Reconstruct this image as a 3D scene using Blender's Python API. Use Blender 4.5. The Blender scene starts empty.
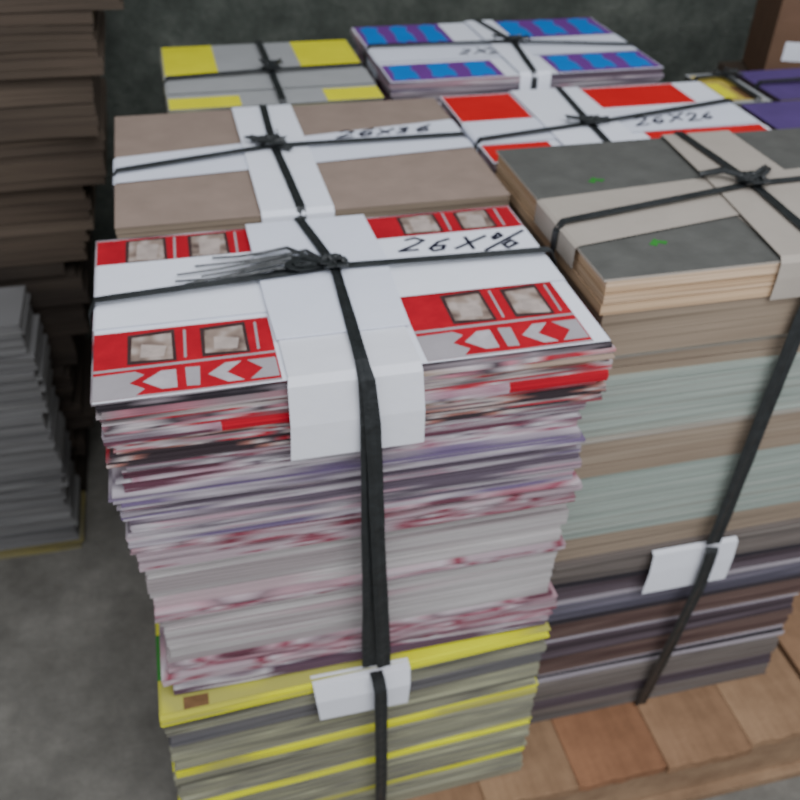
import bpy, math, random
from mathutils import Vector, Matrix
S=0.55; FD=2.87
def V(X,Y,D): return Vector((X*S,Y*S,(FD-D)*S))
def c(r,g,b):
    def l(x):
        x/=255.0
        return x/12.92 if x<=0.04045 else ((x+0.055)/1.055)**2.4
    return (l(r),l(g),l(b),1)
scene=bpy.context.scene
COL=scene.collection
# ---------------------------------------------------------------- materials
def newmat(name,rough=0.8):
    m=bpy.data.materials.new(name); m.use_nodes=True
    nt=m.node_tree; b=nt.nodes['Principled BSDF']; b.inputs['Roughness'].default_value=rough
    b.inputs['Specular IOR Level'].default_value=0.25
    return m,nt,b
def noise(nt,scale,loc=(0,0,0),ns=1.0,detail=3,rough=0.6):
    tc=nt.nodes.new('ShaderNodeTexCoord'); mp=nt.nodes.new('ShaderNodeMapping'); n=nt.nodes.new('ShaderNodeTexNoise')
    mp.inputs['Scale'].default_value=scale; mp.inputs['Location'].default_value=loc
    n.inputs['Scale'].default_value=ns; n.inputs['Detail'].default_value=detail; n.inputs['Roughness'].default_value=rough
    nt.links.new(tc.outputs['Object'],mp.inputs['Vector']); nt.links.new(mp.outputs['Vector'],n.inputs['Vector'])
    return n
def ramp(nt,fac,stops,interp='LINEAR'):
    r=nt.nodes.new('ShaderNodeValToRGB'); r.color_ramp.interpolation=interp
    e=r.color_ramp.elements
    while len(e)<len(stops): e.new(0.5)
    for i,(p,col) in enumerate(stops):
        e[i].position=p; e[i].color=col
    nt.links.new(fac,r.inputs['Fac']); return r
def bump(nt,b,fac,strength,dist=0.002):
    bp=nt.nodes.new('ShaderNodeBump'); bp.inputs['Strength'].default_value=strength; bp.inputs['Distance'].default_value=dist
    nt.links.new(fac,bp.inputs['Height']); nt.links.new(bp.outputs['Normal'],b.inputs['Normal'])
def plain(name,col,var=0.12,scale=14,rough=0.8,bs=0.25,spec=None,sc3=None,dist=.01):
    m,nt,b=newmat(name,rough)
    n=noise(nt,sc3 or (scale,)*3,ns=1,detail=5)
    d=tuple(x*(1-var) for x in col[:3])+(1,); u=tuple(min(1,x*(1+var)) for x in col[:3])+(1,)
    r=ramp(nt,n.outputs['Fac'],[(0.3,d),(0.7,u)])
    nt.links.new(r.outputs['Color'],b.inputs['Base Color']); bump(nt,b,n.outputs['Fac'],bs,dist)
    if spec: b.inputs['Specular IOR Level'].default_value=spec
    return m
SEED=[0]
def edge(name,cols,sx=7,sz=150,mode='Z',rough=0.9,line=0.55,ta=.30):
    """stacked paper edges: every clump of equal sheets has its own tint and its own
    soft printed streaks along its length (clump id drives the noise in mode 'C')"""
    m,nt,b=newmat(name,rough); SEED[0]+=3.7
    cm=(mode=='C')
    n=noise(nt,(sx,sx,0.0 if cm else sz),(SEED[0],SEED[0]*1.3,SEED[0]*2.1),1,1 if cm else 2,0.5)
    if cm:
        ci=nt.nodes.new('ShaderNodeAttribute'); ci.attribute_name='clump'
        cx=nt.nodes.new('ShaderNodeCombineXYZ'); nt.links.new(ci.outputs['Fac'],cx.inputs['Z'])
        va=nt.nodes.new('ShaderNodeVectorMath'); va.operation='ADD'
        mp=[x for x in nt.nodes if x.type=='MAPPING'][0]
        nt.links.new(mp.outputs['Vector'],va.inputs[0]); nt.links.new(cx.outputs['Vector'],va.inputs[1]); nt.links.new(va.outputs['Vector'],n.inputs['Vector'])
    at=nt.nodes.new('ShaderNodeAttribute'); at.attribute_name='tint'
    ma=nt.nodes.new('ShaderNodeMath'); ma.operation='MULTIPLY_ADD'; ma.inputs[1].default_value=ta; ma.inputs[2].default_value=-ta/2
    nt.links.new(at.outputs['Fac'],ma.inputs[0])
    ad=nt.nodes.new('ShaderNodeMath'); ad.operation='ADD'; nt.links.new(n.outputs['Fac'],ad.inputs[0]); nt.links.new(ma.outputs[0],ad.inputs[1])
    k=len(cols); lo,hi=0.29,0.71
    st=[(lo+(hi-lo)*i/(k-1),cc) for i,cc in enumerate(cols)]
    r=ramp(nt,ad.outputs[0],st)
    n2=noise(nt,(2,2,420),(SEED[0],0,5),1,1,0.5)
    r2=ramp(nt,n2.outputs['Fac'],[(0.36,(0.45,0.43,0.43,1)),(0.5,(1,1,1,1))])
    mx=nt.nodes.new('ShaderNodeMixRGB'); mx.blend_type='MULTIPLY'; mx.inputs['Fac'].default_value=line
    nt.links.new(r.outputs['Color'],mx.inputs['Color1']); nt.links.new(r2.outputs['Color'],mx.inputs['Color2'])
    nt.links.new(mx.outputs['Color'],b.inputs['Base Color'])
    bump(nt,b,n2.outputs['Fac'],0.3,0.002)
    return m
white=plain('white_paper',c(236,239,248),0.02,9)
bandw=plain('white_band_paper',c(227,231,243),0.02,9)
white2=plain('white_guard_paper',c(226,227,233),0.03,9)
red=plain('red_print',c(176,16,36),0.14,30)
redf=plain('flat_red_print',c(208,20,24),0.06)
greyp=plain('grey_print',c(164,158,162),0.1)
palep=plain('pale_print',c(178,164,156),0.2,50)
arrowp=plain('silver_print',c(180,174,178),0.16,40)
dark=plain('dark_print',c(66,46,46),0.3,50)
ink=plain('marker_ink',c(26,26,44),0.05)
blue=plain('blue_print',c(10,120,205),0.06)
purple=plain('purple_print',c(110,54,140),0.08)
purpled=plain('dull_purple_print',c(86,66,120),0.12)
yellow=plain('yellow_print',c(228,222,24),0.06)
oyellow=plain('ochre_print',c(190,170,80),0.2,30)
kraft=plain('kraft_board',c(148,130,118),0.08,20)
khaki=plain('khaki_band_paper',c(172,163,152),0.05,10)
charcoal=plain('charcoal_print',c(94,94,90),0.15,22,rough=.5)
green=plain('green_print',c(50,130,50),0.1)
greysheet=plain('grey_sheet',c(162,163,163),0.05)
brownp=plain('brown_print',c(120,90,60),0.2,60)
strapm=plain('black_plastic_strap',c(36,39,40),0.35,60,0.34,0.6,.6,dist=.004)
def photo_mat():
    m,nt,b=newmat('photo_print',0.6)
    n=noise(nt,(26,26,26),(3,1,0),1,2)
    r=ramp(nt,n.outputs['Fac'],[(0.32,c(92,76,70)),(0.48,c(150,132,120)),(0.6,c(186,172,164))])
    nt.links.new(r.outputs['Color'],b.inputs['Base Color']); return m
photo=photo_mat()
wht=c(208,203,207)
e_red=edge('edge_flat_red',[c(170,20,38),c(196,26,46),c(180,24,40)],3,150,line=.4)
e_top=edge('edge_dark_print',[c(50,45,50),c(150,140,145),c(130,50,60),c(80,70,76),c(190,180,184)],7,mode='C')
e_mix=edge('edge_mixed_print',[c(60,50,54),c(160,110,100),c(196,184,180),c(104,94,98),c(176,36,52),c(198,188,190),c(150,136,138),c(186,124,136),c(76,66,72),c(202,192,195),c(164,144,128)],5,mode='C',line=.6,ta=.46)
e_wht=edge('edge_white_pink',[c(104,64,78),c(188,162,172),wht,c(110,96,106),c(194,182,188),c(174,132,146),wht,c(150,76,94),c(150,132,142),wht,c(100,76,90)],4,mode='C',line=.65,ta=.46)
e_pur=edge('edge_grey_purple',[c(112,96,128),c(158,148,158),c(192,184,190),c(128,118,128),c(176,166,172),c(194,187,192),c(176,140,152),c(150,140,147),c(98,86,98)],4,mode='C',line=.65,ta=.46)
e_pink=edge('edge_red_pink',[c(104,62,74),c(184,152,160),c(148,76,92),c(194,180,185),c(136,116,122),c(184,150,158),c(192,180,185),c(136,60,76),c(172,154,160)],5,mode='C',line=.65,ta=.44)
e_grey=edge('edge_grey_white',[c(160,150,150),c(176,169,168),c(190,185,183),c(178,172,170),c(194,189,187),c(182,160,164)],2.5,mode='C',line=.5,ta=.34)
e_yel=edge('edge_yellow',[c(180,176,90),c(222,220,24),c(232,234,20),c(226,226,22),c(234,236,18),c(214,212,40)],5,mode='C',line=.3,ta=.3)
e_gy=edge('edge_grey_olive',[c(106,104,92),c(152,150,128),c(132,130,116),c(168,167,138),c(118,115,104),c(160,158,134),c(144,142,122)],2.5,mode='C',line=.5,ta=.34)
e_dg=edge('edge_dark_grey',[c(88,86,90),c(112,109,109),c(98,95,97)],3,150)
e_tan=edge('edge_tan',[c(160,130,100),c(212,182,148),c(196,164,130),c(218,190,160)],1.5,110)
e_brn=edge('edge_brown',[c(126,112,96),c(152,136,118),c(140,124,107),c(162,147,129)],1.5,70,line=.3)
e_crm=edge('edge_cream',[c(156,147,133),c(184,178,166),c(172,165,153)],2,120)
e_grn=edge('edge_grey_green',[c(138,149,140),c(156,165,156),c(148,158,149),c(164,171,162),c(150,155,145)],1.2,90,line=.4)
e_drk=edge('edge_dark_purple',[c(68,57,62),c(90,77,83),c(104,93,99),c(78,67,74)],2,80,line=.45)
e_blu=edge('edge_blue_grey',[c(90,86,98),c(116,111,122),c(99,92,102),c(126,121,130)],2,80,line=.45)
e_rst=edge('edge_rust',[c(86,66,62),c(112,91,84),c(99,79,74),c(128,108,100)],2,80,line=.45)
e_gb=edge('edge_grey_brown',[c(98,90,86),c(120,111,105),c(109,100,95),c(134,126,119)],2,80,line=.45)
e_blk=edge('edge_black',[c(46,43,48),c(60,54,58)],3,150)
e_wh2=edge('edge_white_grey',[c(140,130,136),c(186,178,184),c(164,156,163)],3,120)
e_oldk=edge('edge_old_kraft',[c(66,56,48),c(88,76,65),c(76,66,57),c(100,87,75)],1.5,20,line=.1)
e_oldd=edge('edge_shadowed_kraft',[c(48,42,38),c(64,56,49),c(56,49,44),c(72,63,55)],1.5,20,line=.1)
e_oldg=edge('edge_old_grey',[c(96,95,95),c(130,129,128),c(112,111,110),c(140,139,137)],2,160,line=.4)
e_oldy=edge('edge_old_yellow',[c(116,110,84),c(154,144,92),c(134,128,100)],4,120)
def wood(name,a,b_,sc):
    m,nt,b=newmat(name,0.85)
    n=noise(nt,sc,(1,2,3),1,5); n3=noise(nt,(8,8,8),(4,2,3),1,6,.7)
    ad=nt.nodes.new('ShaderNodeMath'); ad.operation='MULTIPLY_ADD'; ad.inputs[1].default_value=.6; nt.links.new(n3.outputs['Fac'],ad.inputs[0])
    hf=nt.nodes.new('ShaderNodeMath'); hf.operation='MULTIPLY'; hf.inputs[1].default_value=.4; nt.links.new(n.outputs['Fac'],hf.inputs[0]); nt.links.new(hf.outputs[0],ad.inputs[2])
    r=ramp(nt,ad.outputs[0],[(0.34,a),(0.64,b_)])
    nt.links.new(r.outputs['Color'],b.inputs['Base Color']); bump(nt,b,n3.outputs['Fac'],0.6,0.008); return m
wA=wood('pallet_wood_orange',c(120,84,60),c(158,114,84),(40,5,40))
wB=wood('pallet_wood_tan',c(126,98,74),c(166,134,104),(40,5,40))
wC=wood('pallet_wood_pale',c(124,98,76),c(166,138,110),(5,40,40))
wD=wood('pallet_wood_dull',c(120,91,67),c(160,126,97),(40,5,40))
# ---------------------------------------------------------------- mesh builder
RJ=random.Random(3)
class MB:
    def __init__(s): s.v=[];s.f=[];s.m=[];s.t=[];s.c=[]
    def add(s,vs,fs,mi=0,tint=.5,cl=0.):
        o=len(s.v); s.v+= [Vector(p) for p in vs]
        for k,f in enumerate(fs): s.f.append(tuple(o+i for i in f)); s.m.append(mi[k] if isinstance(mi,list) else mi); s.t.append(tint); s.c.append(cl)
    def poly(s,pts,mi=0): s.add(pts,[tuple(range(len(pts)))],mi)
    def box(s,a,b,mi=0):
        x0,y0,z0=[min(a[i],b[i]) for i in range(3)];x1,y1,z1=[max(a[i],b[i]) for i in range(3)]
        s.add([(x0,y0,z0),(x1,y0,z0),(x1,y1,z0),(x0,y1,z0),(x0,y0,z1),(x1,y0,z1),(x1,y1,z1),(x0,y1,z1)],
              [(0,3,2,1),(4,5,6,7),(0,1,5,4),(1,2,6,5),(2,3,7,6),(3,0,4,7)],mi)
    def ribbon(s,pts,w,th,side,mi=0):
        """flat plastic tape: resampled, lightly crinkled, with a shallow lengthwise fold"""
        side=Vector(side).normalized(); pts=[Vector(p) for p in pts]
        ws=list(w) if isinstance(w,(list,tuple)) else [w]*len(pts)
        P=[];W=[]
        for i in range(len(pts)-1):
            L=(pts[i+1]-pts[i]).length; k=max(1,int(L/.02))
            for j in range(k):
                t=j/k; P.append(pts[i].lerp(pts[i+1],t)); W.append(ws[i]+(ws[i+1]-ws[i])*t)
        P.append(pts[-1]); W.append(ws[-1])
        n=len(P); vs=[]; ja=jb=jc=0
        prof=(-1,-.35,.3,1)
        for i,p in enumerate(P):
            t=(P[min(i+1,n-1)]-P[max(i-1,0)]).normalized()
            sd=(side-t*side.dot(t)).normalized(); nr=t.cross(sd)
            ja=.7*ja+RJ.gauss(0,.03); jb=.7*jb+RJ.gauss(0,.03); jc=.8*jc+RJ.gauss(0,.12)
            ring=[]
            for q in prof:
                ww=W[i]*(1+(ja if q<0 else jb)); h=.0008*(1 if abs(q)<.5 else -0.4)*(1 if q<0 else -1)*(1+jc)
                ring.append((p+sd*(q+ (jc*.1 if abs(q)<.5 else 0))*ww/2+nr*h,nr))
            vs+=[a-b*th/2 for a,b in ring]+[a+b*th/2 for a,b in reversed(ring)]
        K=8; fs=[]
        for i in range(n-1):
            for k in range(K):
                a=i*K+k;b=i*K+(k+1)%K; fs.append((a,b,b+K,a+K))
        fs.append(tuple(range(K))[::-1]); e=(n-1)*K; fs.append(tuple(e+k for k in range(K))); s.add(vs,fs,mi)
    def tube(s,pts,r,mi=0,k=8,flat=.7):
        pts=[Vector(p) for p in pts]; n=len(pts); vs=[]
        for i,p in enumerate(pts):
            t=(pts[min(i+1,n-1)]-pts[max(i-1,0)]).normalized()
            a=t.cross(Vector((0.1,0.2,1))).normalized(); b=t.cross(a)
            rr=(r[i] if isinstance(r,(list,tuple)) else r)*(1+RJ.gauss(0,.12))
            for j in range(k):
                q=2*math.pi*j/k; vs.append(p+a*math.cos(q)*rr+b*math.sin(q)*rr*flat)
        fs=[]
        for i in range(n-1):
            for j in range(k):
                a=i*k+j;b=i*k+(j+1)%k; fs.append((a,b,b+k,a+k))
        fs.append(tuple(range(k))[::-1]); fs.append(tuple((n-1)*k+j for j in range(k))); s.add(vs,fs,mi)
    def build(s,name,mats,origin=(0,0,0),parent=None,smooth=False):
        o=Vector(origin); me=bpy.data.meshes.new(name)
        me.from_pydata([tuple(p-o) for p in s.v],[],s.f); me.update()
        for m in mats: me.materials.append(m)
        for i,p in enumerate(me.polygons): p.material_index=s.m[i]; p.use_smooth=smooth
        a=me.attributes.new('tint','FLOAT','FACE'); a.data.foreach_set('value',s.t)
        a=me.attributes.new('clump','FLOAT','FACE'); a.data.foreach_set('value',s.c)
        ob=bpy.data.objects.new(name,me); COL.objects.link(ob)
        if parent is not None:
            ob.parent=parent; ob.location=o-parent.location
        else: ob.location=o
        return ob
def empty(name,loc,label,cat,group=None):
    e=bpy.data.objects.new(name,None); e.empty_display_size=0.1; e.location=loc; COL.objects.link(e)
    e['label']=label; e['category']=cat
    if group: e['group']=group
    return e
rng=random.Random(7)
def ream(mb,X0,X1,Y0,Y1,D0,D1,pitch=0.0035,jit=0.0008,mi=0,gap=0.16,odd=0.03,wv=0.0,clump=0.0016,sk=0.0,mx=6,seg=None,tilt=0.0):
    """a run of thin sheets; small clumps of sheets share an offset as in a hand-squared pile"""
    zt=(FD-D0)*S; zb=(FD-D1)*S; n=max(1,round((zt-zb)/pitch)); ph=(zt-zb)/n; NX=14
    x0,x1,y0,y1=X0*S,X1*S,Y0*S,Y1*S
    cl=0; cx=cy=cx2=0; ysk=0; tint=.5; cid=0
    for i in range(n):
        if cl<=0:
            cl=rng.randint(1,mx); cx=rng.gauss(0,clump*1.4); cy=rng.gauss(0,clump); cx2=rng.gauss(0,clump*1.4); ysk=rng.gauss(0,clump); tint=rng.random(); cid=rng.uniform(0,200)
        cl-=1
        a=zb+i*ph; b=zb+(i+1)*ph-ph*gap
        if i==n-1: b=zt
        dx=cx+rng.gauss(0,jit); dy=cy+rng.gauss(0,jit*.6); dx2=cx2+rng.gauss(0,jit)
        if rng.random()<odd: dy-=rng.random()*0.0025; dx+=rng.gauss(0,0.003)
        vs=[]
        for k in range(NX+1):
            t=k/NX; x=x0+dx+(x1-x0+dx2-dx)*t
            yf=y0+dy+ysk*(t-.5)*2+rng.gauss(0,jit*0.15)+sk*(t-.5)
            w=wv*math.sin(t*9+X0*5)*math.sin(math.pi*min(1,max(0,(i+.5)/n)))
            yb=y1+dy
            vs+=[(x,yf,a+w),(x,yf,b+w),(x,yb,a+w),(x,yb,b+w)]
        fs=[];ml=[]
        for k in range(NX):
            q=k*4; fs+=[(q,q+4,q+5,q+1),(q+1,q+5,q+7,q+3),(q+3,q+7,q+6,q+2),(q+2,q+6,q+4,q)]
            ml+=[seg((k+.5)/NX) if seg else mi]*4
        fs.append((0,1,3,2)); e=NX*4; fs.append((e,e+2,e+3,e+1)); ml+=[ml[0],ml[-1]]
        mb.add(vs,fs,ml,min(1,max(0,tint+rng.gauss(0,.10))),cid+rng.uniform(-.25,.25))
def rect(mb,X0,X1,Y0,Y1,z,mi):
    mb.poly([(X0*S,Y0*S,z),(X1*S,Y0*S,z),(X1*S,Y1*S,z),(X0*S,Y1*S,z)],mi)
def upoly(mb,pts,R,z,mi):
    X0,X1,Y0,Y1=R; P=[((X0+(X1-X0)*u)*S,(Y0+(Y1-Y0)*v)*S,z) for u,v in pts]
    a=sum(P[i][0]*P[(i+1)%len(P)][1]-P[(i+1)%len(P)][0]*P[i][1] for i in range(len(P)))
    if a<0: P.reverse()
    mb.poly(P,mi)
def urect(mb,u0,u1,v0,v1,R,z,mi): upoly(mb,[(u0,v0),(u1,v0),(u1,v1),(u0,v1)],R,z,mi)
GL={'2':[[(0,.8),(.25,1),(.5,.8),(.4,.5),(0,0),(.6,.03)]],'6':[[(.5,1),(.15,.7),(0,.3),(.2,0),(.5,.15),(.45,.45),(.08,.38)]],
'3':[[(0,.95),(.4,1),(.45,.72),(.15,.55),(.5,.38),(.4,.05),(0,.05)]],'x':[[(0,.85),(.55,.1)],[(.6,.9),(0,.05)]],
'1':[[(.1,.75),(.3,1),(.25,0)]],'%':[[(.05,.75),(.2,1),(.38,.8),(.2,.6),(.05,.75)],[(.85,1.15),(.1,-.05)],[(.55,.3),(.72,.47),(.9,.27),(.72,.05),(.55,.3)]]}
def write(mb,text,X,Y,z,h,ang,mi,w=0.0022,slant=0.25,wx=1.0):
    r=random.Random(len(text)+int(X*10))
    ca,sa=math.cos(ang),math.sin(ang); cx=0; k=0
    for ch in text:
        hh=h*r.uniform(.85,1.2); oy=r.uniform(-.04,.10)*h
        for st in GL[ch]:
            pts=[]
            for px,py in st:
                px+=r.uniform(-.06,.06); py+=r.uniform(-.06,.06)
                lx=cx*h+(px*wx+py*slant)*hh; ly=py*hh+oy
                pts.append((X*S+lx*ca-ly*sa, Y*S+lx*sa+ly*ca))
            for (ax,ay),(bx,by) in zip(pts[:-1],pts[1:]):
                d=Vector((bx-ax,by-ay)); L=d.length; d/=L; nn=Vector((-d.y,d.x))*w/2; e=d*w*0.3; k+=1; zz=z+k*.00001
                mb.poly([(ax-e.x-nn.x,ay-e.y-nn.y,zz),(bx+e.x-nn.x,by+e.y-nn.y,zz),(bx+e.x+nn.x,by+e.y+nn.y,zz),(ax-e.x+nn.x,ay-e.y+nn.y,zz)],mi)
        cx+=0.85*wx
def drape(mb,path,a0,a1,axis,mi=0,nseg=4):
    n=len(path); vs=[];fs=[]
    for i,(s_,z) in enumerate(path):
        l=a0[i] if isinstance(a0,list) else a0; r=a1[i] if isinstance(a1,list) else a1
        for k in range(nseg+1):
            t=l+(r-l)*k/nseg
            vs.append((t,s_,z) if axis=='y' else (s_,t,z))
    for i in range(n-1):
        for k in range(nseg):
            a=i*(nseg+1)+k; fs.append((a,a+1,a+nseg+2,a+nseg+1))
    mb.add(vs,fs,mi)
def solid(ob,t):
    m=ob.modifiers.new('thickness','SOLIDIFY'); m.thickness=t; m.offset=0; return ob
def knot(mb,P,tails=(),sz=0.014,mi=0):
    P=Vector(P)
    for k in range(3):
        a=k*1.05; pts=[]
        for i in range(13):
            q=2*math.pi*i/12
            pts.append(P+Vector((math.cos(a)*math.cos(q)*sz-math.sin(a)*math.sin(q)*sz*.45, math.sin(a)*math.cos(q)*sz+math.cos(a)*math.sin(q)*sz*.45, sz*.32+math.sin(q*2+a)*sz*.2)))
        mb.tube(pts,sz*.40,mi,flat=.35)
    for tl in tails: mb.ribbon([P+Vector((0,0,sz*.4))]+[Vector(p) for p in tl],[sz*.8]*(len(tl))+[sz*.6],0.0010,(0,1,.2),mi)
def ybandstrap(mb,b,xs,z,ybk,yfr,w,bottom,lift,mi=0):
    zz=z+lift
    P=[(xs[0]*S,ybk*S+0.006,bottom),(xs[0]*S,ybk*S+0.006,z-0.004),(xs[0]*S,ybk*S-0.002,zz),(xs[1]*S,b*S,zz+0.002),
       (xs[2]*S,yfr*S+0.003,zz),(xs[2]*S,yfr*S-0.007,z-0.006),(xs[2]*S,yfr*S-0.007,bottom)]
    mb.ribbon(P,w,0.0014,(1,0,0),mi)
def xstrap(mb,mx,ys,z,x0,x1,w,bottom,lift,mi=0):
    zz=z+lift
    P=[(x0*S-0.006,ys[0]*S,bottom),(x0*S-0.006,ys[0]*S,z-0.006),(x0*S+0.003,ys[0]*S,zz),(mx*S,ys[1]*S,zz+0.002),(x1*S-0.003,ys[2]*S,zz),(x1*S+0.006,ys[2]*S,z-0.006),(x1*S+0.006,ys[2]*S,bottom)]
    mb.ribbon(P,w,0.0014,(0,1,0),mi)
def zD(D): return (FD-D)*S
PT=2.62; MD=1.92
G='tied bundles of printed sheets'
def part_ream(par,name,mats,lst,label=None,**kw):
    mb=MB()
    for (X0,X1,Y0,Y1,D0,D1,mi) in lst: ream(mb,X0,X1,Y0,Y1,D0,D1,mi=mi,**kw)
    o=mb.build(name,mats,V((lst[0][0]+lst[0][1])/2,(lst[0][2]+lst[0][3])/2,lst[-1][5]),par)
    if label:o['label']=label
    return o
# ================================================================ main pile, upper bundle
e=empty('paper_bundle',V(.3,1.65,MD),'tall strapped bundle of red and white printed carton sheets','paper bundle',G)
fine=dict(pitch=.0028,mx=5,jit=.0006,odd=.06,clump=.0022)
rs=lambda t: 1 if (.20<t<.43 or t>.78) else 0
part_ream(e,'sheet_stack',[e_top],[(-.20,.80,1.349,1.965,1.0,1.02,0)],'topmost printed sheets with dark edges',pitch=0.0028,mx=2)
part_ream(e,'sheet_stack',[e_mix],[(-.195,.812,1.345,1.95,1.02,1.072,0)],'red, pink and brown printed sheet edges',**{**fine,'odd':.1,'clump':.003,'mx':4})
part_ream(e,'sheet_stack',[e_wht,e_red],[(-.192,.806,1.342,1.95,1.072,1.094,0)],'white sheet edges with flat red printed strips',seg=rs,pitch=.004,clump=.0008,jit=.0004,odd=0)
part_ream(e,'sheet_stack',[e_mix],[(-.19,.802,1.352,1.95,1.094,1.15,0)],'brown and pink printed sheet edges',**{**fine,'odd':.1,'clump':.0028,'mx':4})
part_ream(e,'sheet_stack',[e_wht],[(-.178,.775,1.366,1.95,1.15,1.24,0)],'white and pink sheet edges',**fine)
part_ream(e,'sheet_stack',[e_pur],[(-.197,.785,1.354,1.95,1.24,1.31,0)],'grey and faint purple sheet edges',**fine)
part_ream(e,'sheet_stack',[e_pur],[(-.192,.79,1.360,1.95,1.31,1.385,0)],'grey and faint purple sheet edges',**fine)
part_ream(e,'sheet_stack',[e_pink],[(-.187,.80,1.355,1.95,1.385,1.455,0)],'red and pink sheet edges',**fine)
part_ream(e,'sheet_stack',[e_grey],[(-.174,.786,1.364,1.95,1.455,1.59,0)],'plain grey-white sheet edges',jit=.0005,pitch=.0036,clump=.0012)
part_ream(e,'sheet_stack',[e_pink],[(-.178,.797,1.357,1.95,1.59,1.622,0)],'red and purple sheet edges',**fine)
part_ream(e,'sheet_stack',[e_grey],[(-.163,.782,1.367,1.95,1.622,1.79,0)],'plain grey-white sheet edges',jit=.0005,pitch=.0036,clump=.0012)
part_ream(e,'sheet_stack',[e_pink],[(-.175,.80,1.358,1.95,1.79,1.86,0)],'red and pink sheet edges',**fine)
part_ream(e,'sheet_stack',[e_wht],[(-.168,.79,1.364,1.95,1.86,MD,0)],'white and pink sheet edges',**fine)
mb=MB(); z0=zD(1.0)
mb.box((-.2*S,1.347*S,z0),(.8*S,1.965*S,z0+.0006),0)
def redprint(R,z,frames,lower=True):
    urect(mb,0,1,0,1,R,z,1)
    v0=.44 if lower else 0.04
    for i,(a,b) in enumerate(frames):
        upoly(mb,[(a-.02,v0+.03),(b+.02,v0+.02),(b+.02,.96),(a-.015,.93)],R,z+.0002,4)
        upoly(mb,[(a,v0+.08),(b,v0+.05),(b,.90),(a+.01,.88)],R,z+.0004,3)
        upoly(mb,[(a+.05,v0+.12),(b-.05,v0+.10),(b-.03,.70),(a+.06,.76)],R,z+.0005,5)
        if b<.93: upoly(mb,[(b+.06,v0+.05),(b+.075,v0+.05),(b+.085,.93),(b+.07,.93)],R,z+.0003,2)
    if lower:
        upoly(mb,[(0,0),(1,0),(1,.025),(.5,.015),(0,.03)],R,z+.0002,2)
        upoly(mb,[(0,.02),(.22,.02),(.27,.10),(.19,.20),(.27,.30),(.22,.36),(0,.35)],R,z+.0003,2)
        upoly(mb,[(0,.395),(.55,.40),(1,.41),(1,.44),(0,.43)],R,z+.0002,2)
        upoly(mb,[(.26,.20),(.36,.07),(.44,.07),(.44,.33),(.36,.33)],R,z+.0004,6)
        upoly(mb,[(.49,.07),(.56,.06),(.57,.33),(.49,.34)],R,z+.0004,2)
        upoly(mb,[(.61,.20),(.71,.34),(.80,.34),(.71,.20),(.80,.06),(.71,.06)],R,z+.0004,6)
        upoly(mb,[(.83,.34),(.99,.34),(.99,.06),(.83,.06),(.91,.20)],R,z+.0004,2)
redprint((-.2,.14,1.35,1.57),z0+.001,((.20,.43),(.61,.84)))
redprint((.42,.765,1.35,1.595),z0+.001,((.27,.50),(.66,.87)))
redprint((-.2,.14,1.84,1.963),z0+.001,((.20,.43),(.61,.84)),False)
redprint((.42,.798,1.855,1.963),z0+.001,((.24,.46),(.62,.82)),False)
mb.build('printed_sheet',[white,red,greyp,photo,dark,palep,arrowp],V(.3,1.65,1.0),e)
mb=MB(); z=z0+.0025
drape(mb,[(-.203*S,z0-.012),(-.203*S,z0),(-.198*S,z),(.1*S,z),(.5*S,z+.0006),(.798*S,z),(.803*S,z0),(.803*S,z0-.03)],1.585*S,1.845*S,'x')
write(mb,'26x%',.47,1.772,z+.0012,.038,-.12,1,.0050,.45,1.12)
mb.build('paper_band',[white,ink],V(.3,1.65,1.0),e)
mb=MB(); z=z0+.0045
drape(mb,[(1.50*S,z-.0008),(1.4*S,z),(1.347*S,z-.0005),(1.328*S,z0-.002),(1.318*S,z0-.05),(1.320*S,zD(1.175))],[.15*S]*3+[.146*S,.146*S,.143*S],[.405*S]*3+[.405*S,.41*S,.412*S],'y')
mb.build('corner_guard',[white2],V(.28,1.34,1.1),e)['label']='white paper guard folded over the front edge'
mb=MB(); z=z0+.0068
drape(mb,[(1.967*S,z0-.03),(1.967*S,z0),(1.963*S,z),(1.75*S,z+.0005),(1.6*S,z),(1.47*S,z-.0003)],[.14*S,.14*S,.14*S,.14*S,.142*S,.145*S],[.425*S,.425*S,.425*S,.43*S,.42*S,.415*S],'y')
solid(mb.build('paper_band',[bandw],V(.3,1.65,1.0),e),.002)
mb=MB(); zt=z0+.0105; yb=1.972*S
mb.ribbon([(.267*S,yb+.004,zD(MD)),(.267*S,yb+.004,z0),(.267*S,yb-.004,zt),(.307*S,1.712*S,zt+.002),(.292*S,1.36*S,zt-.002),(.290*S,1.316*S,zt-.010),(.294*S,1.308*S,zD(1.1)),(.300*S,1.306*S,zD(1.5)),(.305*S,1.32*S,zD(1.885))],[.013,.013,.013,.012,.015,.017,.018,.02,.021],.0014,(1,0,0))
mb.ribbon([(.292*S,1.36*S,zt),(.294*S,1.310*S,zt-.008),(.302*S,1.300*S,zD(1.1)),(.318*S,1.298*S,zD(1.5)),(.34*S,1.312*S,zD(1.885))],[.012,.015,.017,.018,.019],.0014,(1,0,0))
mb.build('strap',[strapm],V(.3,1.34,1.0),e)
mb=MB(); xstrap(mb,.307,(1.676,1.712,1.70),z0,-.203,.812,.011,zD(1.90),.0105)
mb.build('strap',[strapm],V(.3,1.7,1.0),e)
mb=MB(); P=V(.305,1.715,1.0)+Vector((0,0,.012)); kz=P.z
knot(mb,P,(),.015)
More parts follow.
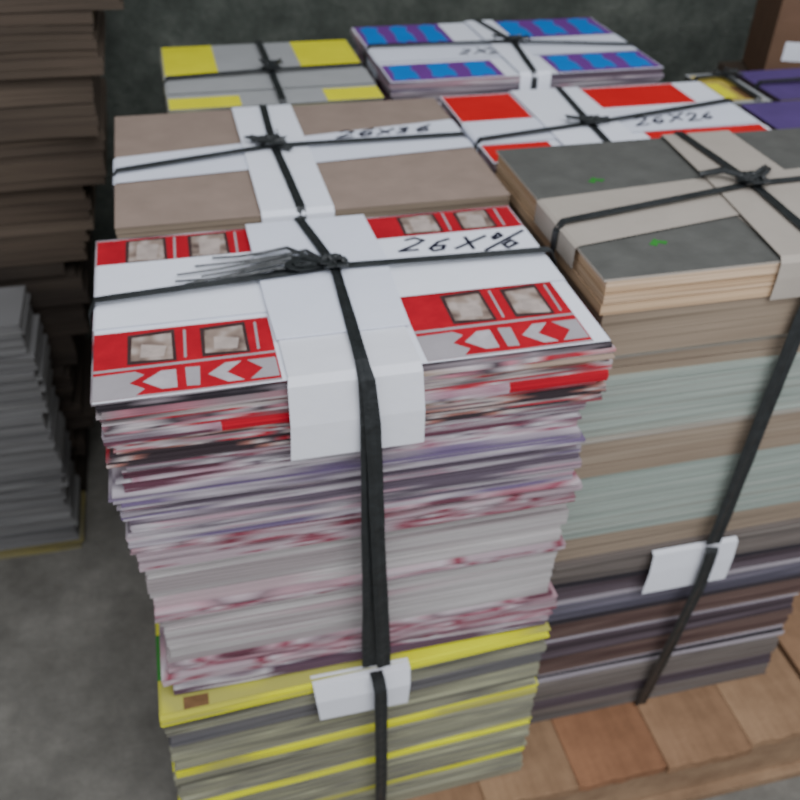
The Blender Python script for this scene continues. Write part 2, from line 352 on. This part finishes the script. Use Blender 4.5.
for (tx,ty,m1,m2) in ((-.03,1.755,.15,1.765),(-.015,1.712,.14,1.735),(.05,1.815,.16,1.80),(.01,1.785,.2,1.78),(-.035,1.728,.12,1.712),(.02,1.738,.16,1.752),(.09,1.70,.2,1.72)):
    mb.ribbon([P,(m1*S+.03,m2*S,kz+.005),(m1*S,m2*S,kz+.001),((tx+m1)/2*S,(ty+m2)/2*S,kz-.003),(tx*S,ty*S,kz-.004)],[.007,.008,.007,.005,.0025],.0006,(0,1,.1))
for k in range(2):
    pts=[P+Vector((-.045*math.sin(math.pi*t/8)*(1-.2*k)-.01, .012*math.sin(2*math.pi*t/8)+.008*k, .003+.004*math.sin(math.pi*t/8))) for t in range(9)]
    mb.tube(pts,.0045,0,flat=.22)
mb.build('knot',[strapm],P,e,smooth=False)
# lower bundle
e=empty('paper_bundle',V(.3,1.65,PT),'strapped bundle of yellow and grey printed sheets standing on the pallet','paper bundle',G)
yl=[(MD+.002,1.955,e_yel),(1.955,2.01,e_gy),(2.01,2.06,e_dg),(2.06,2.17,e_gy),(2.17,2.205,e_yel),(2.205,2.33,e_gy),(2.33,2.355,e_yel),(2.355,2.48,e_gy),(2.48,2.51,e_yel),(2.51,PT,e_gy)]
for i,(a,b,m) in enumerate(yl):
    dx=rng.uniform(-.006,.006)
    if i==0: R=(-.207,.795,1.333,1.95,a,b,0)
    elif i<4: R=(-.2+dx,.792+dx,1.338,1.95,a,b,0)
    else: R=(-.205+dx,.795+dx,1.34+dx*.5,1.95,a,b,0)
    part_ream(e,'sheet_stack',[m],[R],'yellow sheet edges' if m is e_yel else 'grey-olive sheet edges',sk=.018,gap=.12,pitch=.003,mx=4)
zt=zD(MD); zz=zt-.0008
mb=MB(); mb.poly([(-.208*S,1.42*S,zz),(-.182*S,1.42*S,zz),(-.182*S,1.56*S,zz),(-.208*S,1.56*S,zz)],0)
mb.build('green_print_patch',[green],V(-.19,1.49,MD),e)
mb=MB(); mb.poly([(-.15*S,1.325*S,zz),(-.09*S,1.327*S,zz),(-.09*S,1.36*S,zz),(-.15*S,1.36*S,zz)],0)
mb.build('brown_print_patch',[brownp],V(-.12,1.34,MD),e)
mb=MB()
drape(mb,[(1.350*S,zt-.0004),(1.320*S,zt-.003),(1.306*S,zt-.03),(1.307*S,zD(2.052))],[.16*S,.163*S,.167*S,.175*S],[.41*S,.41*S,.408*S,.404*S],'y')
mb.build('corner_guard',[white2],V(.28,1.33,2.0),e)['label']='white paper guard under the strap'
mb=MB()
mb.ribbon([(.322*S,1.325*S,zt+.0012),(.323*S,1.300*S,zt+.001),(.326*S,1.287*S,zD(1.95)),(.33*S,1.287*S,zD(2.06)),(.338*S,1.302*S,zD(2.4)),(.34*S,1.310*S,zD(2.618))],.018,.0014,(1,0,0))
mb.build('strap',[strapm],V(.33,1.34,2.3),e)
# ================================================================ generic strapped pile
def bundle(label,X0,X1,Y0,Y1,D0,reams,prints,bands,ybx,strap_y,strap_x,kn,base=PT,knsz=.013):
    e=empty('paper_bundle',V((X0+X1)/2,(Y0+Y1)/2,base),label,'paper bundle',G)
    for a,b,m,kw in reams: part_ream(e,'sheet_stack',[m],[(X0,X1,Y0,Y1,a,b,0)],**kw)
    mats,pf=prints; mb=MB(); z0=zD(D0); mb.box((X0*S-.001,Y0*S-.001,z0),(X1*S+.001,Y1*S+.001,z0+.0006),0); pf(mb,z0+.001)
    mb.build('printed_sheet',mats,V((X0+X1)/2,(Y0+Y1)/2,D0),e)
    if bands:
        bm,by,txt=bands; mb=MB(); z=z0+.0028
        if len(by)==4:
            t=[0,0,0,.5,1,1,1]; lo=[(by[0]+(by[2]-by[0])*k)*S for k in t]; hi=[(by[1]+(by[3]-by[1])*k)*S for k in t]
        else: lo,hi=by[0]*S,by[1]*S
        drape(mb,[(X0*S-.003,z0-.03),(X0*S-.003,z0),(X0*S+.002,z),((X0+X1)/2*S,z),(X1*S-.002,z),(X1*S+.003,z0),(X1*S+.003,z0-.03)],lo,hi,'x')
        if txt: write(mb,txt[0],txt[1],txt[2],z+.001,txt[3],txt[4],1,.0046,.45,txt[5] if len(txt)>5 else 1)
        mb.build('paper_band',[bm,ink],V((X0+X1)/2,by[0],D0),e)
    if ybx:
        bm,bx,drop=ybx; mb=MB(); z=z0+.0045
        drape(mb,[(Y1*S+.003,z0-.03),(Y1*S+.003,z0),(Y1*S-.002,z),((Y0+Y1)/2*S,z+.0008),(Y0*S+.003,z),(Y0*S-.004,z0-.001),(Y0*S-.005,z0-drop*.5),(Y0*S-.004,z0-drop)],bx[0]*S,bx[1]*S,'y')
        solid(mb.build('paper_band',[bm],V(bx[0],(Y0+Y1)/2,D0),e),.0012)
    mb=MB(); ybandstrap(mb,kn[1],strap_y,z0,Y1,Y0,.012,zD(base)+.002,.0068); mb.build('strap',[strapm],V(kn[0],kn[1],D0),e)
    mb=MB(); xstrap(mb,kn[0],strap_x,z0,X0,X1,.011,zD(base)+.002,.0082); mb.build('strap',[strapm],V(kn[0],kn[1],D0),e)
    mb=MB(); P=V(kn[0],kn[1],D0)+Vector((0,0,.009)); r=random.Random(int(kn[0]*100))
    tails=[[P+Vector((r.uniform(-.04,.04),r.uniform(-.01,.03),.008)),P+Vector((r.uniform(-.05,.05),r.uniform(-.03,.05),.002))] for _ in range(3)]
    knot(mb,P,tails,knsz); mb.build('knot',[strapm],P,e,smooth=False)
    return e
def pf_none(mb,z): pass
bundle('strapped bundle of brown kraft board with white paper bands',-.16,.828,2.03,2.76,1.0,
    [(1.0,1.12,e_brn,dict(pitch=.01,clump=.0008)),(1.12,PT,e_brn,dict(pitch=.012))],([kraft],pf_none),
    (bandw,(2.275,2.44,2.345,2.56),('26x36',.46,2.47,.027,.02,1.4)),(white,(.185,.365),.1),(.279,.27,.284),(2.335,2.42,2.42),(.265,2.43),knsz=.017)
def pf_yel(mb,z):
    for R in ((0,.175,3.1,3.42),(.46,.67,3.13,3.42),(0,.22,2.79,2.885),(.49,.67,2.79,2.90)): rect(mb,*R,z,1)
bundle('strapped bundle of grey sheets with yellow printed corners',0,.67,2.79,3.42,1.0,
    [(1.0,1.1,e_gy,{}),(1.1,PT,e_gy,dict(pitch=.01))],([greysheet,yellow],pf_yel),(greysheet,(2.92,3.1),None),None,(.346,.347,.347),(3.05,3.07,3.09),(.35,3.07),knsz=.013)
def pf_blue(mb,z):
    for R in ((.717,1.11,2.872,3.04),(.717,1.05,3.26,3.5),(1.30,1.688,2.872,3.06),(1.26,1.688,3.27,3.5)):
        rect(mb,*R,z,1)
        for k in range(3):
            u=.03+k*.34; h=.06 if k%2 else .0
            upoly(mb,[(u,.10+h),(u+.07,.02+h),(u+.13,.12+h),(u+.22,.04+h),(u+.23,.45),(u+.20,.7),(u+.24,.90),(u+.12,.98),(u+.02,.88),(u+.03,.5)],R,z+.0003,2)
bundle('strapped bundle of white sheets with blue and purple printed corners',.715,1.69,2.87,3.5,.98,
    [(.98,1.06,e_pur,{}),(1.06,PT,e_wht,dict(pitch=.008))],([white,purple,blue],pf_blue),
    (bandw,(3.06,3.25),('2x21',1.02,3.10,.034,-.05)),(white,(1.16,1.27),.05),(1.206,1.25,1.21),(3.226,3.19,3.1),(1.25,3.19),knsz=.014)
def pf_red(mb,z):
    for R in ((.872,1.105,2.59,2.815),(1.36,1.70,2.63,2.815),(1.40,1.80,2.28,2.415),(.872,1.08,2.28,2.40)): rect(mb,*R,z,1)
bundle('strapped bundle of white sheets with solid red printed corners',.87,1.81,2.275,2.82,1.02,
    [(1.02,1.12,e_wht,{}),(1.12,PT,e_wht,dict(pitch=.01))],([white,redf],pf_red),
    (bandw,(2.40,2.57,2.42,2.61),('26x26',1.40,2.455,.032,.06,1.2)),(white,(1.11,1.35),.04),(1.28,1.25,1.24),(2.42,2.475,2.60),(1.25,2.475),knsz=.015)
# ================================================================ charcoal pile (two bundles)
e=empty('paper_bundle',V(1.36,1.87,1.86),'strapped bundle of charcoal covered books over green-grey board sheets','paper bundle',G)
X0,X1,Y0,Y1=.853,1.88,1.51,2.226
bands=[(.965,1.05,e_tan,dict(pitch=.0155,gap=.10,jit=.0016,odd=0,clump=.001)),(1.05,1.165,e_brn,dict(pitch=.03,gap=.02)),(1.165,1.19,e_crm,{}),(1.19,1.24,e_brn,dict(pitch=.012)),
(1.24,1.41,e_grn,dict(wv=.002,clump=.0012,gap=.08,pitch=.004)),(1.41,1.435,e_crm,dict(clump=.001)),(1.435,1.55,e_brn,dict(pitch=.02,gap=.03)),(1.55,1.78,e_grn,dict(gap=.08,pitch=.004,clump=.0014)),(1.78,1.86,e_brn,dict(pitch=.012))]
for a,b,m,kw in bands:
    d=rng.uniform(-.008,.008)
    part_ream(e,'sheet_stack',[m],[(X0+abs(d),X1-abs(d),Y0+.01+d if a>1.0 else Y0,Y1,a,b,0)],{e_tan:'thick tan book edges',e_brn:'brown board edges',e_crm:'cream paper edges',e_grn:'grey-green sheet edges'}[m],**kw)
mb=MB(); z0=zD(.96)
mb.box((X0*S,Y0*S,z0-.0026),(X1*S,Y1*S,z0),0)
for R in ((X0+.001,1.30,Y0+.001,1.78),(X0+.001,1.36,1.88,Y1-.001),(1.52,X1-.001,Y0+.001,1.78),(1.52,X1-.001,1.88,Y1-.001)): rect(mb,*R,z0+.0004,1)
for (gx,gy) in ((1.045,1.645),(1.044,1.99)):
    R=(gx-.025,gx+.025,gy-.018,gy+.018)
    upoly(mb,[(0,.3),(.3,0),(.5,.4),(.8,.1),(1,.5),(.6,.7),(.5,1),(.3,.7)],R,z0+.0008,2)
mb.build('printed_sheet',[khaki,charcoal,green],V(1.36,1.87,.96),e)
mb=MB(); z=z0+.003
drape(mb,[(X0*S-.003,z0-.03),(X0*S-.003,z0),(X0*S+.002,z),(1.3*S,z),(X1*S-.002,z),(X1*S+.003,z0),(X1*S+.003,z0-.03)],[1.655*S,1.655*S,1.655*S,1.728*S,1.76*S,1.76*S,1.76*S],[1.90*S,1.90*S,1.90*S,1.94*S,1.96*S,1.96*S,1.96*S],'x')
mb.build('paper_band',[khaki],V(.9,1.8,.96),e)
mb=MB(); z=z0+.005
drape(mb,[(Y1*S+.003,z0-.03),(Y1*S+.003,z0),(Y1*S-.002,z),(1.87*S,z+.0008),(Y0*S+.003,z),(Y0*S-.005,z0-.001),(Y0*S-.006,zD(1.0)),(Y0*S-.005,zD(1.055))],[1.35*S,1.35*S,1.35*S,1.32*S,1.28*S,1.275*S,1.275*S,1.275*S],[1.56*S,1.56*S,1.56*S,1.56*S,1.54*S,1.54*S,1.54*S,1.54*S],'y')
solid(mb.build('paper_band',[khaki],V(1.4,1.8,.96),e),.0012)
mb=MB(); zt=z0+.009
mb.ribbon([(1.40*S,Y1*S+.006,zD(1.86)),(1.40*S,Y1*S+.006,z0),(1.40*S,Y1*S-.002,zt),(1.415*S,1.86*S,zt+.002),(1.40*S,Y0*S+.004,zt),(1.395*S,Y0*S-.009,zt-.008),(1.375*S,Y0*S-.01,zD(1.1)),(1.337*S,Y0*S-.014,zD(1.858))],[.013,.013,.013,.012,.016,.022,.025,.024],.0014,(1,0,0))
mb.build('strap',[strapm],V(1.4,1.5,.96),e)
mb=MB(); xstrap(mb,1.415,(1.76,1.86,1.88),z0,X0,X1,.012,zD(1.858),.0085); mb.build('strap',[strapm],V(1.4,1.8,.96),e)
mb=MB(); P=V(1.415,1.86,.96)+Vector((0,0,.010))
knot(mb,P,[[P+Vector((-.03,.03,.010)),P+Vector((-.06,.04,.002))],[P+Vector((.03,.02,.010)),P+Vector((.05,.04,.004))]],.018)
mb.build('knot',[strapm],P,e,smooth=False)
e=empty('paper_bundle',V(1.3,1.87,PT),'strapped bundle of dark brown, purple and grey sheets on the pallet','paper bundle',G)
LB=[(.09,e_gb),(.012,e_blk),(.06,e_drk),(.018,e_wh2),(.06,e_blu),(.012,e_blk),(.08,e_rst),(.010,e_wh2),(.05,e_drk),(.012,e_blk),(.07,e_rst),(.018,e_wh2),(.012,e_blk),(.026,e_wh2),(.07,e_gb),(.06,e_drk),(.2,e_gb)]
a=1.863
for h,m in LB:
    b=min(PT,a+h*1.06)
    if PT-b<.03: b=PT
    d=rng.uniform(-.009,.009)
    part_ream(e,'sheet_stack',[m],[(.86+d,1.755+d,1.515+d*.8,2.2,a,b,0)],None,clump=.0018)
    a=b
    if a>=PT: break
mb=MB(); zt=zD(1.866)
drape(mb,[(1.505*S,zt),(1.492*S,zt-.004),(1.486*S,zt-.04),(1.484*S,zD(2.025))],[1.16*S,1.16*S,1.158*S,1.15*S],[1.425*S,1.425*S,1.425*S,1.42*S],'y')
mb.build('corner_guard',[white2],V(1.28,1.5,1.9),e)['label']='white paper guard under the strap'
mb=MB(); mb.ribbon([(1.336*S,1.480*S,zt+.0002),(1.332*S,1.472*S,zt-.008),(1.325*S,1.466*S,zD(2.02)),(1.30*S,1.474*S,zD(2.3)),(1.27*S,1.487*S,zD(2.618))],.022,.0014,(1,0,0))
mb.build('strap',[strapm],V(1.3,1.49,2.2),e)
# ================================================================ far right piles
def pf_mix(mb,z):
    rect(mb,1.84,1.98,2.67,2.93,z,3); rect(mb,1.85,1.90,2.70,2.84,z+.0003,1); rect(mb,1.92,1.97,2.68,2.80,z+.0003,2)
bundle('strapped bundle of multicoloured yellow and brown printed sheets',1.835,2.0,2.65,2.95,1.04,[(1.04,PT,e_gy,dict(pitch=.008))],([greysheet,yellow,brownp,oyellow],pf_mix),None,None,(1.95,1.95,1.95),(2.88,2.88,2.88),(1.95,2.88),knsz=.006)
bundle('strapped bundle of dull purple printed sheets beside red pile',1.855,2.7,2.28,2.61,1.03,[(1.03,PT,e_drk,dict(pitch=.008))],([purpled],pf_none),None,None,(2.4,2.4,2.4),(2.33,2.33,2.33),(2.4,2.33))
bundle('strapped bundle of dull purple printed sheets',2.04,2.8,2.66,2.95,1.04,[(1.04,PT,e_drk,dict(pitch=.008))],([purpled],pf_none),None,None,(2.6,2.6,2.6),(2.80,2.80,2.80),(2.6,2.80))
mb=MB(); ream(mb,2.36,2.95,3.12,3.55,1.2,PT,pitch=.02,clump=.002)
o=mb.build('board_stack',[e_oldk],V(2.65,3.3,PT)); o['label']='dusty stack of brown boards carrying a cardboard carton'; o['category']='board stack'
o=Vector((1.432,1.81,zD(1.2)+.004))
def cb(w,d,h): return [Vector((x*w/2,y*d/2,zz)) for zz in (0,h) for x,y in ((-1,-1),(1,-1),(1,1),(-1,1))]
R=Matrix.Rotation(-.35,3,'Z'); H=.30
mb=MB(); mb.add([R@p+o for p in cb(.24,.2,H)],[(0,3,2,1),(0,1,5,4),(1,2,6,5),(2,3,7,6),(3,0,4,7)],0)
for sgn in (-1,1):
    q=[Vector((-.12,sgn*.1,H)),Vector((.12,sgn*.1,H)),Vector((.12,sgn*.002,H+.002)),Vector((-.12,sgn*.002,H+.002))]
    mb.poly([R@p+o for p in (q if sgn<0 else q[::-1])],0)
mb.poly([R@p+o for p in [Vector((-.12,-.02,H+.0035)),Vector((.12,-.02,H+.0035)),Vector((.12,.02,H+.0035)),Vector((-.12,.02,H+.0035))]],1)
mb.poly([R@p+o for p in [Vector((-.09,-.1006,.06)),Vector((.04,-.1006,.06)),Vector((.04,-.1006,.10)),Vector((-.09,-.1006,.10))]],2)
carton=mb.build('carton',[plain('carton_board',c(112,86,68),.08,18),khaki,white],o)
carton['label']='small closed brown cardboard carton with white label'; carton['category']='cardboard box'
# ================================================================ left piles
D=FD
while D>.55:
    h=rng.uniform(.09,.2); D2=D-h
    t=(FD-D)/(FD-.6)
    xr=min(-.12,-.64+.56*t+rng.uniform(-.04,.04)); yf=3.27+rng.uniform(-.05,.05)
    mb=MB(); ream(mb,xr-.9,xr,yf,yf+.6,D2+.004,D,pitch=rng.uniform(.010,.022),jit=.002,gap=.02,odd=.2,clump=.006,wv=.002)
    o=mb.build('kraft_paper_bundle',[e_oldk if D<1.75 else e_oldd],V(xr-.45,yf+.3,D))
    o['label']='flat bundle of dusty brown kraft sheets in a tall uneven stack'; o['category']='paper bundle'; o['group']='kraft bundles in a tall stack'
    D=D2
D=FD; first=True
while D>1.79:
    h=rng.uniform(.11,.16) if not first else .05; D2=max(D-h,1.75)
    if D2-1.75<.06: D2=1.75
    xr=-.60+rng.uniform(-.010,.010); yf=2.87+rng.uniform(-.010,.010)
    mb=MB(); ream(mb,xr-.7,xr,yf,yf+.28,D2,D,pitch=.005,jit=.0012,gap=.08,odd=.1,clump=.0028,mx=4,sk=rng.uniform(-.012,.012))
    o=mb.build('newspaper_bundle',[e_oldy if first else e_oldg],V(xr-.35,yf+.14,D))
    o['label']='thin yellowish paper bundle lying on the concrete floor' if first else 'grey printed paper bundle in a stack on the floor'; o['category']='paper bundle'; o['group']='grey paper bundles in a floor stack'
    D=D2; first=False
# ================================================================ pallets
def pallet(X0,X1,Y0,Y1,label):
    p=empty('wooden_pallet',V((X0+X1)/2,(Y0+Y1)/2,FD),label,'pallet','wooden pallets under the bundles')
    n=int((X1-X0)/.30); w=(X1-X0)/n
    for k in range(n):
        dz=rng.uniform(0,.0025)
        mb=MB(); x0=(X0+k*w+.0006)*S; x1=(X0+(k+1)*w-.0006)*S; M_=8; yf=Y0*S+rng.uniform(-.008,.008)
        ring=[(x0+(x1-x0)*j/M_, yf+rng.uniform(-.0025,.0025)) for j in range(M_+1)]+[(x1,Y1*S),(x0,Y1*S)]
        zt_,zb_=zD(PT)-dz,zD(PT)-.022
        K=len(ring); vs=[(x,y,zb_) for x,y in ring]+[(x,y,zt_) for x,y in ring]
        fs=[tuple(range(K))[::-1],tuple(range(K,2*K))]+[(j,(j+1)%K,(j+1)%K+K,j+K) for j in range(K)]
        mb.add(vs,fs,0)
        o=mb.build('deck_board',[(wD,wB,wD,wB,wA,wD,wB)[k%7]],V(X0+(k+.5)*w,(Y0+Y1)/2,PT),p)
        b=o.modifiers.new('bevel','BEVEL'); b.width=.0018; b.segments=2
    for yy in (Y0+.0,(Y0+Y1)/2-.06,Y1-.12):
        mb=MB(); mb.box((X0*S,yy*S+.006,.018),(X1*S,yy*S+.07,zD(PT)-.022)); mb.build('stringer',[wC],V((X0+X1)/2,yy,FD),p)
    for yy in (Y0,(Y0+Y1)/2-.08,Y1-.16):
        mb=MB(); mb.box((X0*S,yy*S-.012,.0),(X1*S,yy*S+.09,.018)); mb.build('bottom_board',[wC],V((X0+X1)/2,yy,FD),p)
pallet(-.24,1.86,1.27,3.55,'worn wooden pallet carrying the strapped paper bundles')
pallet(1.88,3.1,1.30,3.55,'worn wooden pallet standing beside the loaded pallet')
# ================================================================ structure
def floor_mat():
    m,nt,b=newmat('concrete',0.9)
    n=noise(nt,(5,5,5),(2,1,0),1,10,.75)
    r=ramp(nt,n.outputs['Fac'],[(0.3,c(96,93,87)),(0.5,c(120,117,110)),(0.7,c(146,142,134))])
    nt.links.new(r.outputs['Color'],b.inputs['Base Color'])
    n2=noise(nt,(40,40,40),(0,0,0),1,6,.7); bump(nt,b,n2.outputs['Fac'],.6,.006); return m
def wall_mat():
    m,nt,b=newmat('wall_plaster',0.95)
    n=noise(nt,(7,7,7),(5,1,0),1,10,.75)
    r=ramp(nt,n.outputs['Fac'],[(0.3,c(60,65,59)),(0.5,c(86,91,84)),(0.7,c(114,118,109))])
    nt.links.new(r.outputs['Color'],b.inputs['Base Color']); bump(nt,b,n.outputs['Fac'],.8,.03); return m
mb=MB(); mb.box((-3,-1.5,-.1),(4,2.3,0)); o=mb.build('floor',[floor_mat()]); o['kind']='structure'
mb=MB(); mb.box((-3,2.3,0),(4,2.42,3.2)); o=mb.build('wall_back',[wall_mat()]); o['kind']='structure'
# ================================================================ light
w=bpy.data.worlds.new('world'); scene.world=w; w.use_nodes=True
w.node_tree.nodes['Background'].inputs['Color'].default_value=(.77,.80,.86,1); w.node_tree.nodes['Background'].inputs['Strength'].default_value=.80
def area(loc,tgt,size,power,col):
    l=bpy.data.lights.new('area','AREA'); l.shape='RECTANGLE'; l.size=size[0]; l.size_y=size[1]; l.energy=power; l.color=col
    o=bpy.data.objects.new('ceiling_light',l); o.location=loc; o.rotation_euler=(Vector(tgt)-Vector(loc)).to_track_quat('-Z','Y').to_euler(); COL.objects.link(o)
area((.6,-.7,2.9),(.4,1.0,.6),(2.4,1.8),68,(.92,.95,1))
# ================================================================ camera
cam=bpy.data.cameras.new('camera'); co=bpy.data.objects.new('camera',cam); COL.objects.link(co)
r=Vector((.9699,-.2419,.0272)).normalized(); f=Vector((.2075,.7631,-.6124)); f=(f-r*f.dot(r)).normalized(); u=r.cross(f)
M=Matrix((( r.x,u.x,-f.x,0),(r.y,u.y,-f.y,0),(r.z,u.z,-f.z,FD*S),(0,0,0,1)))
co.matrix_world=M; cam.sensor_width=36; cam.lens=899/800*36; cam.clip_start=.01
cam.dof.use_dof=True; cam.dof.focus_distance=.62; cam.dof.aperture_fstop=8.5
scene.camera=co
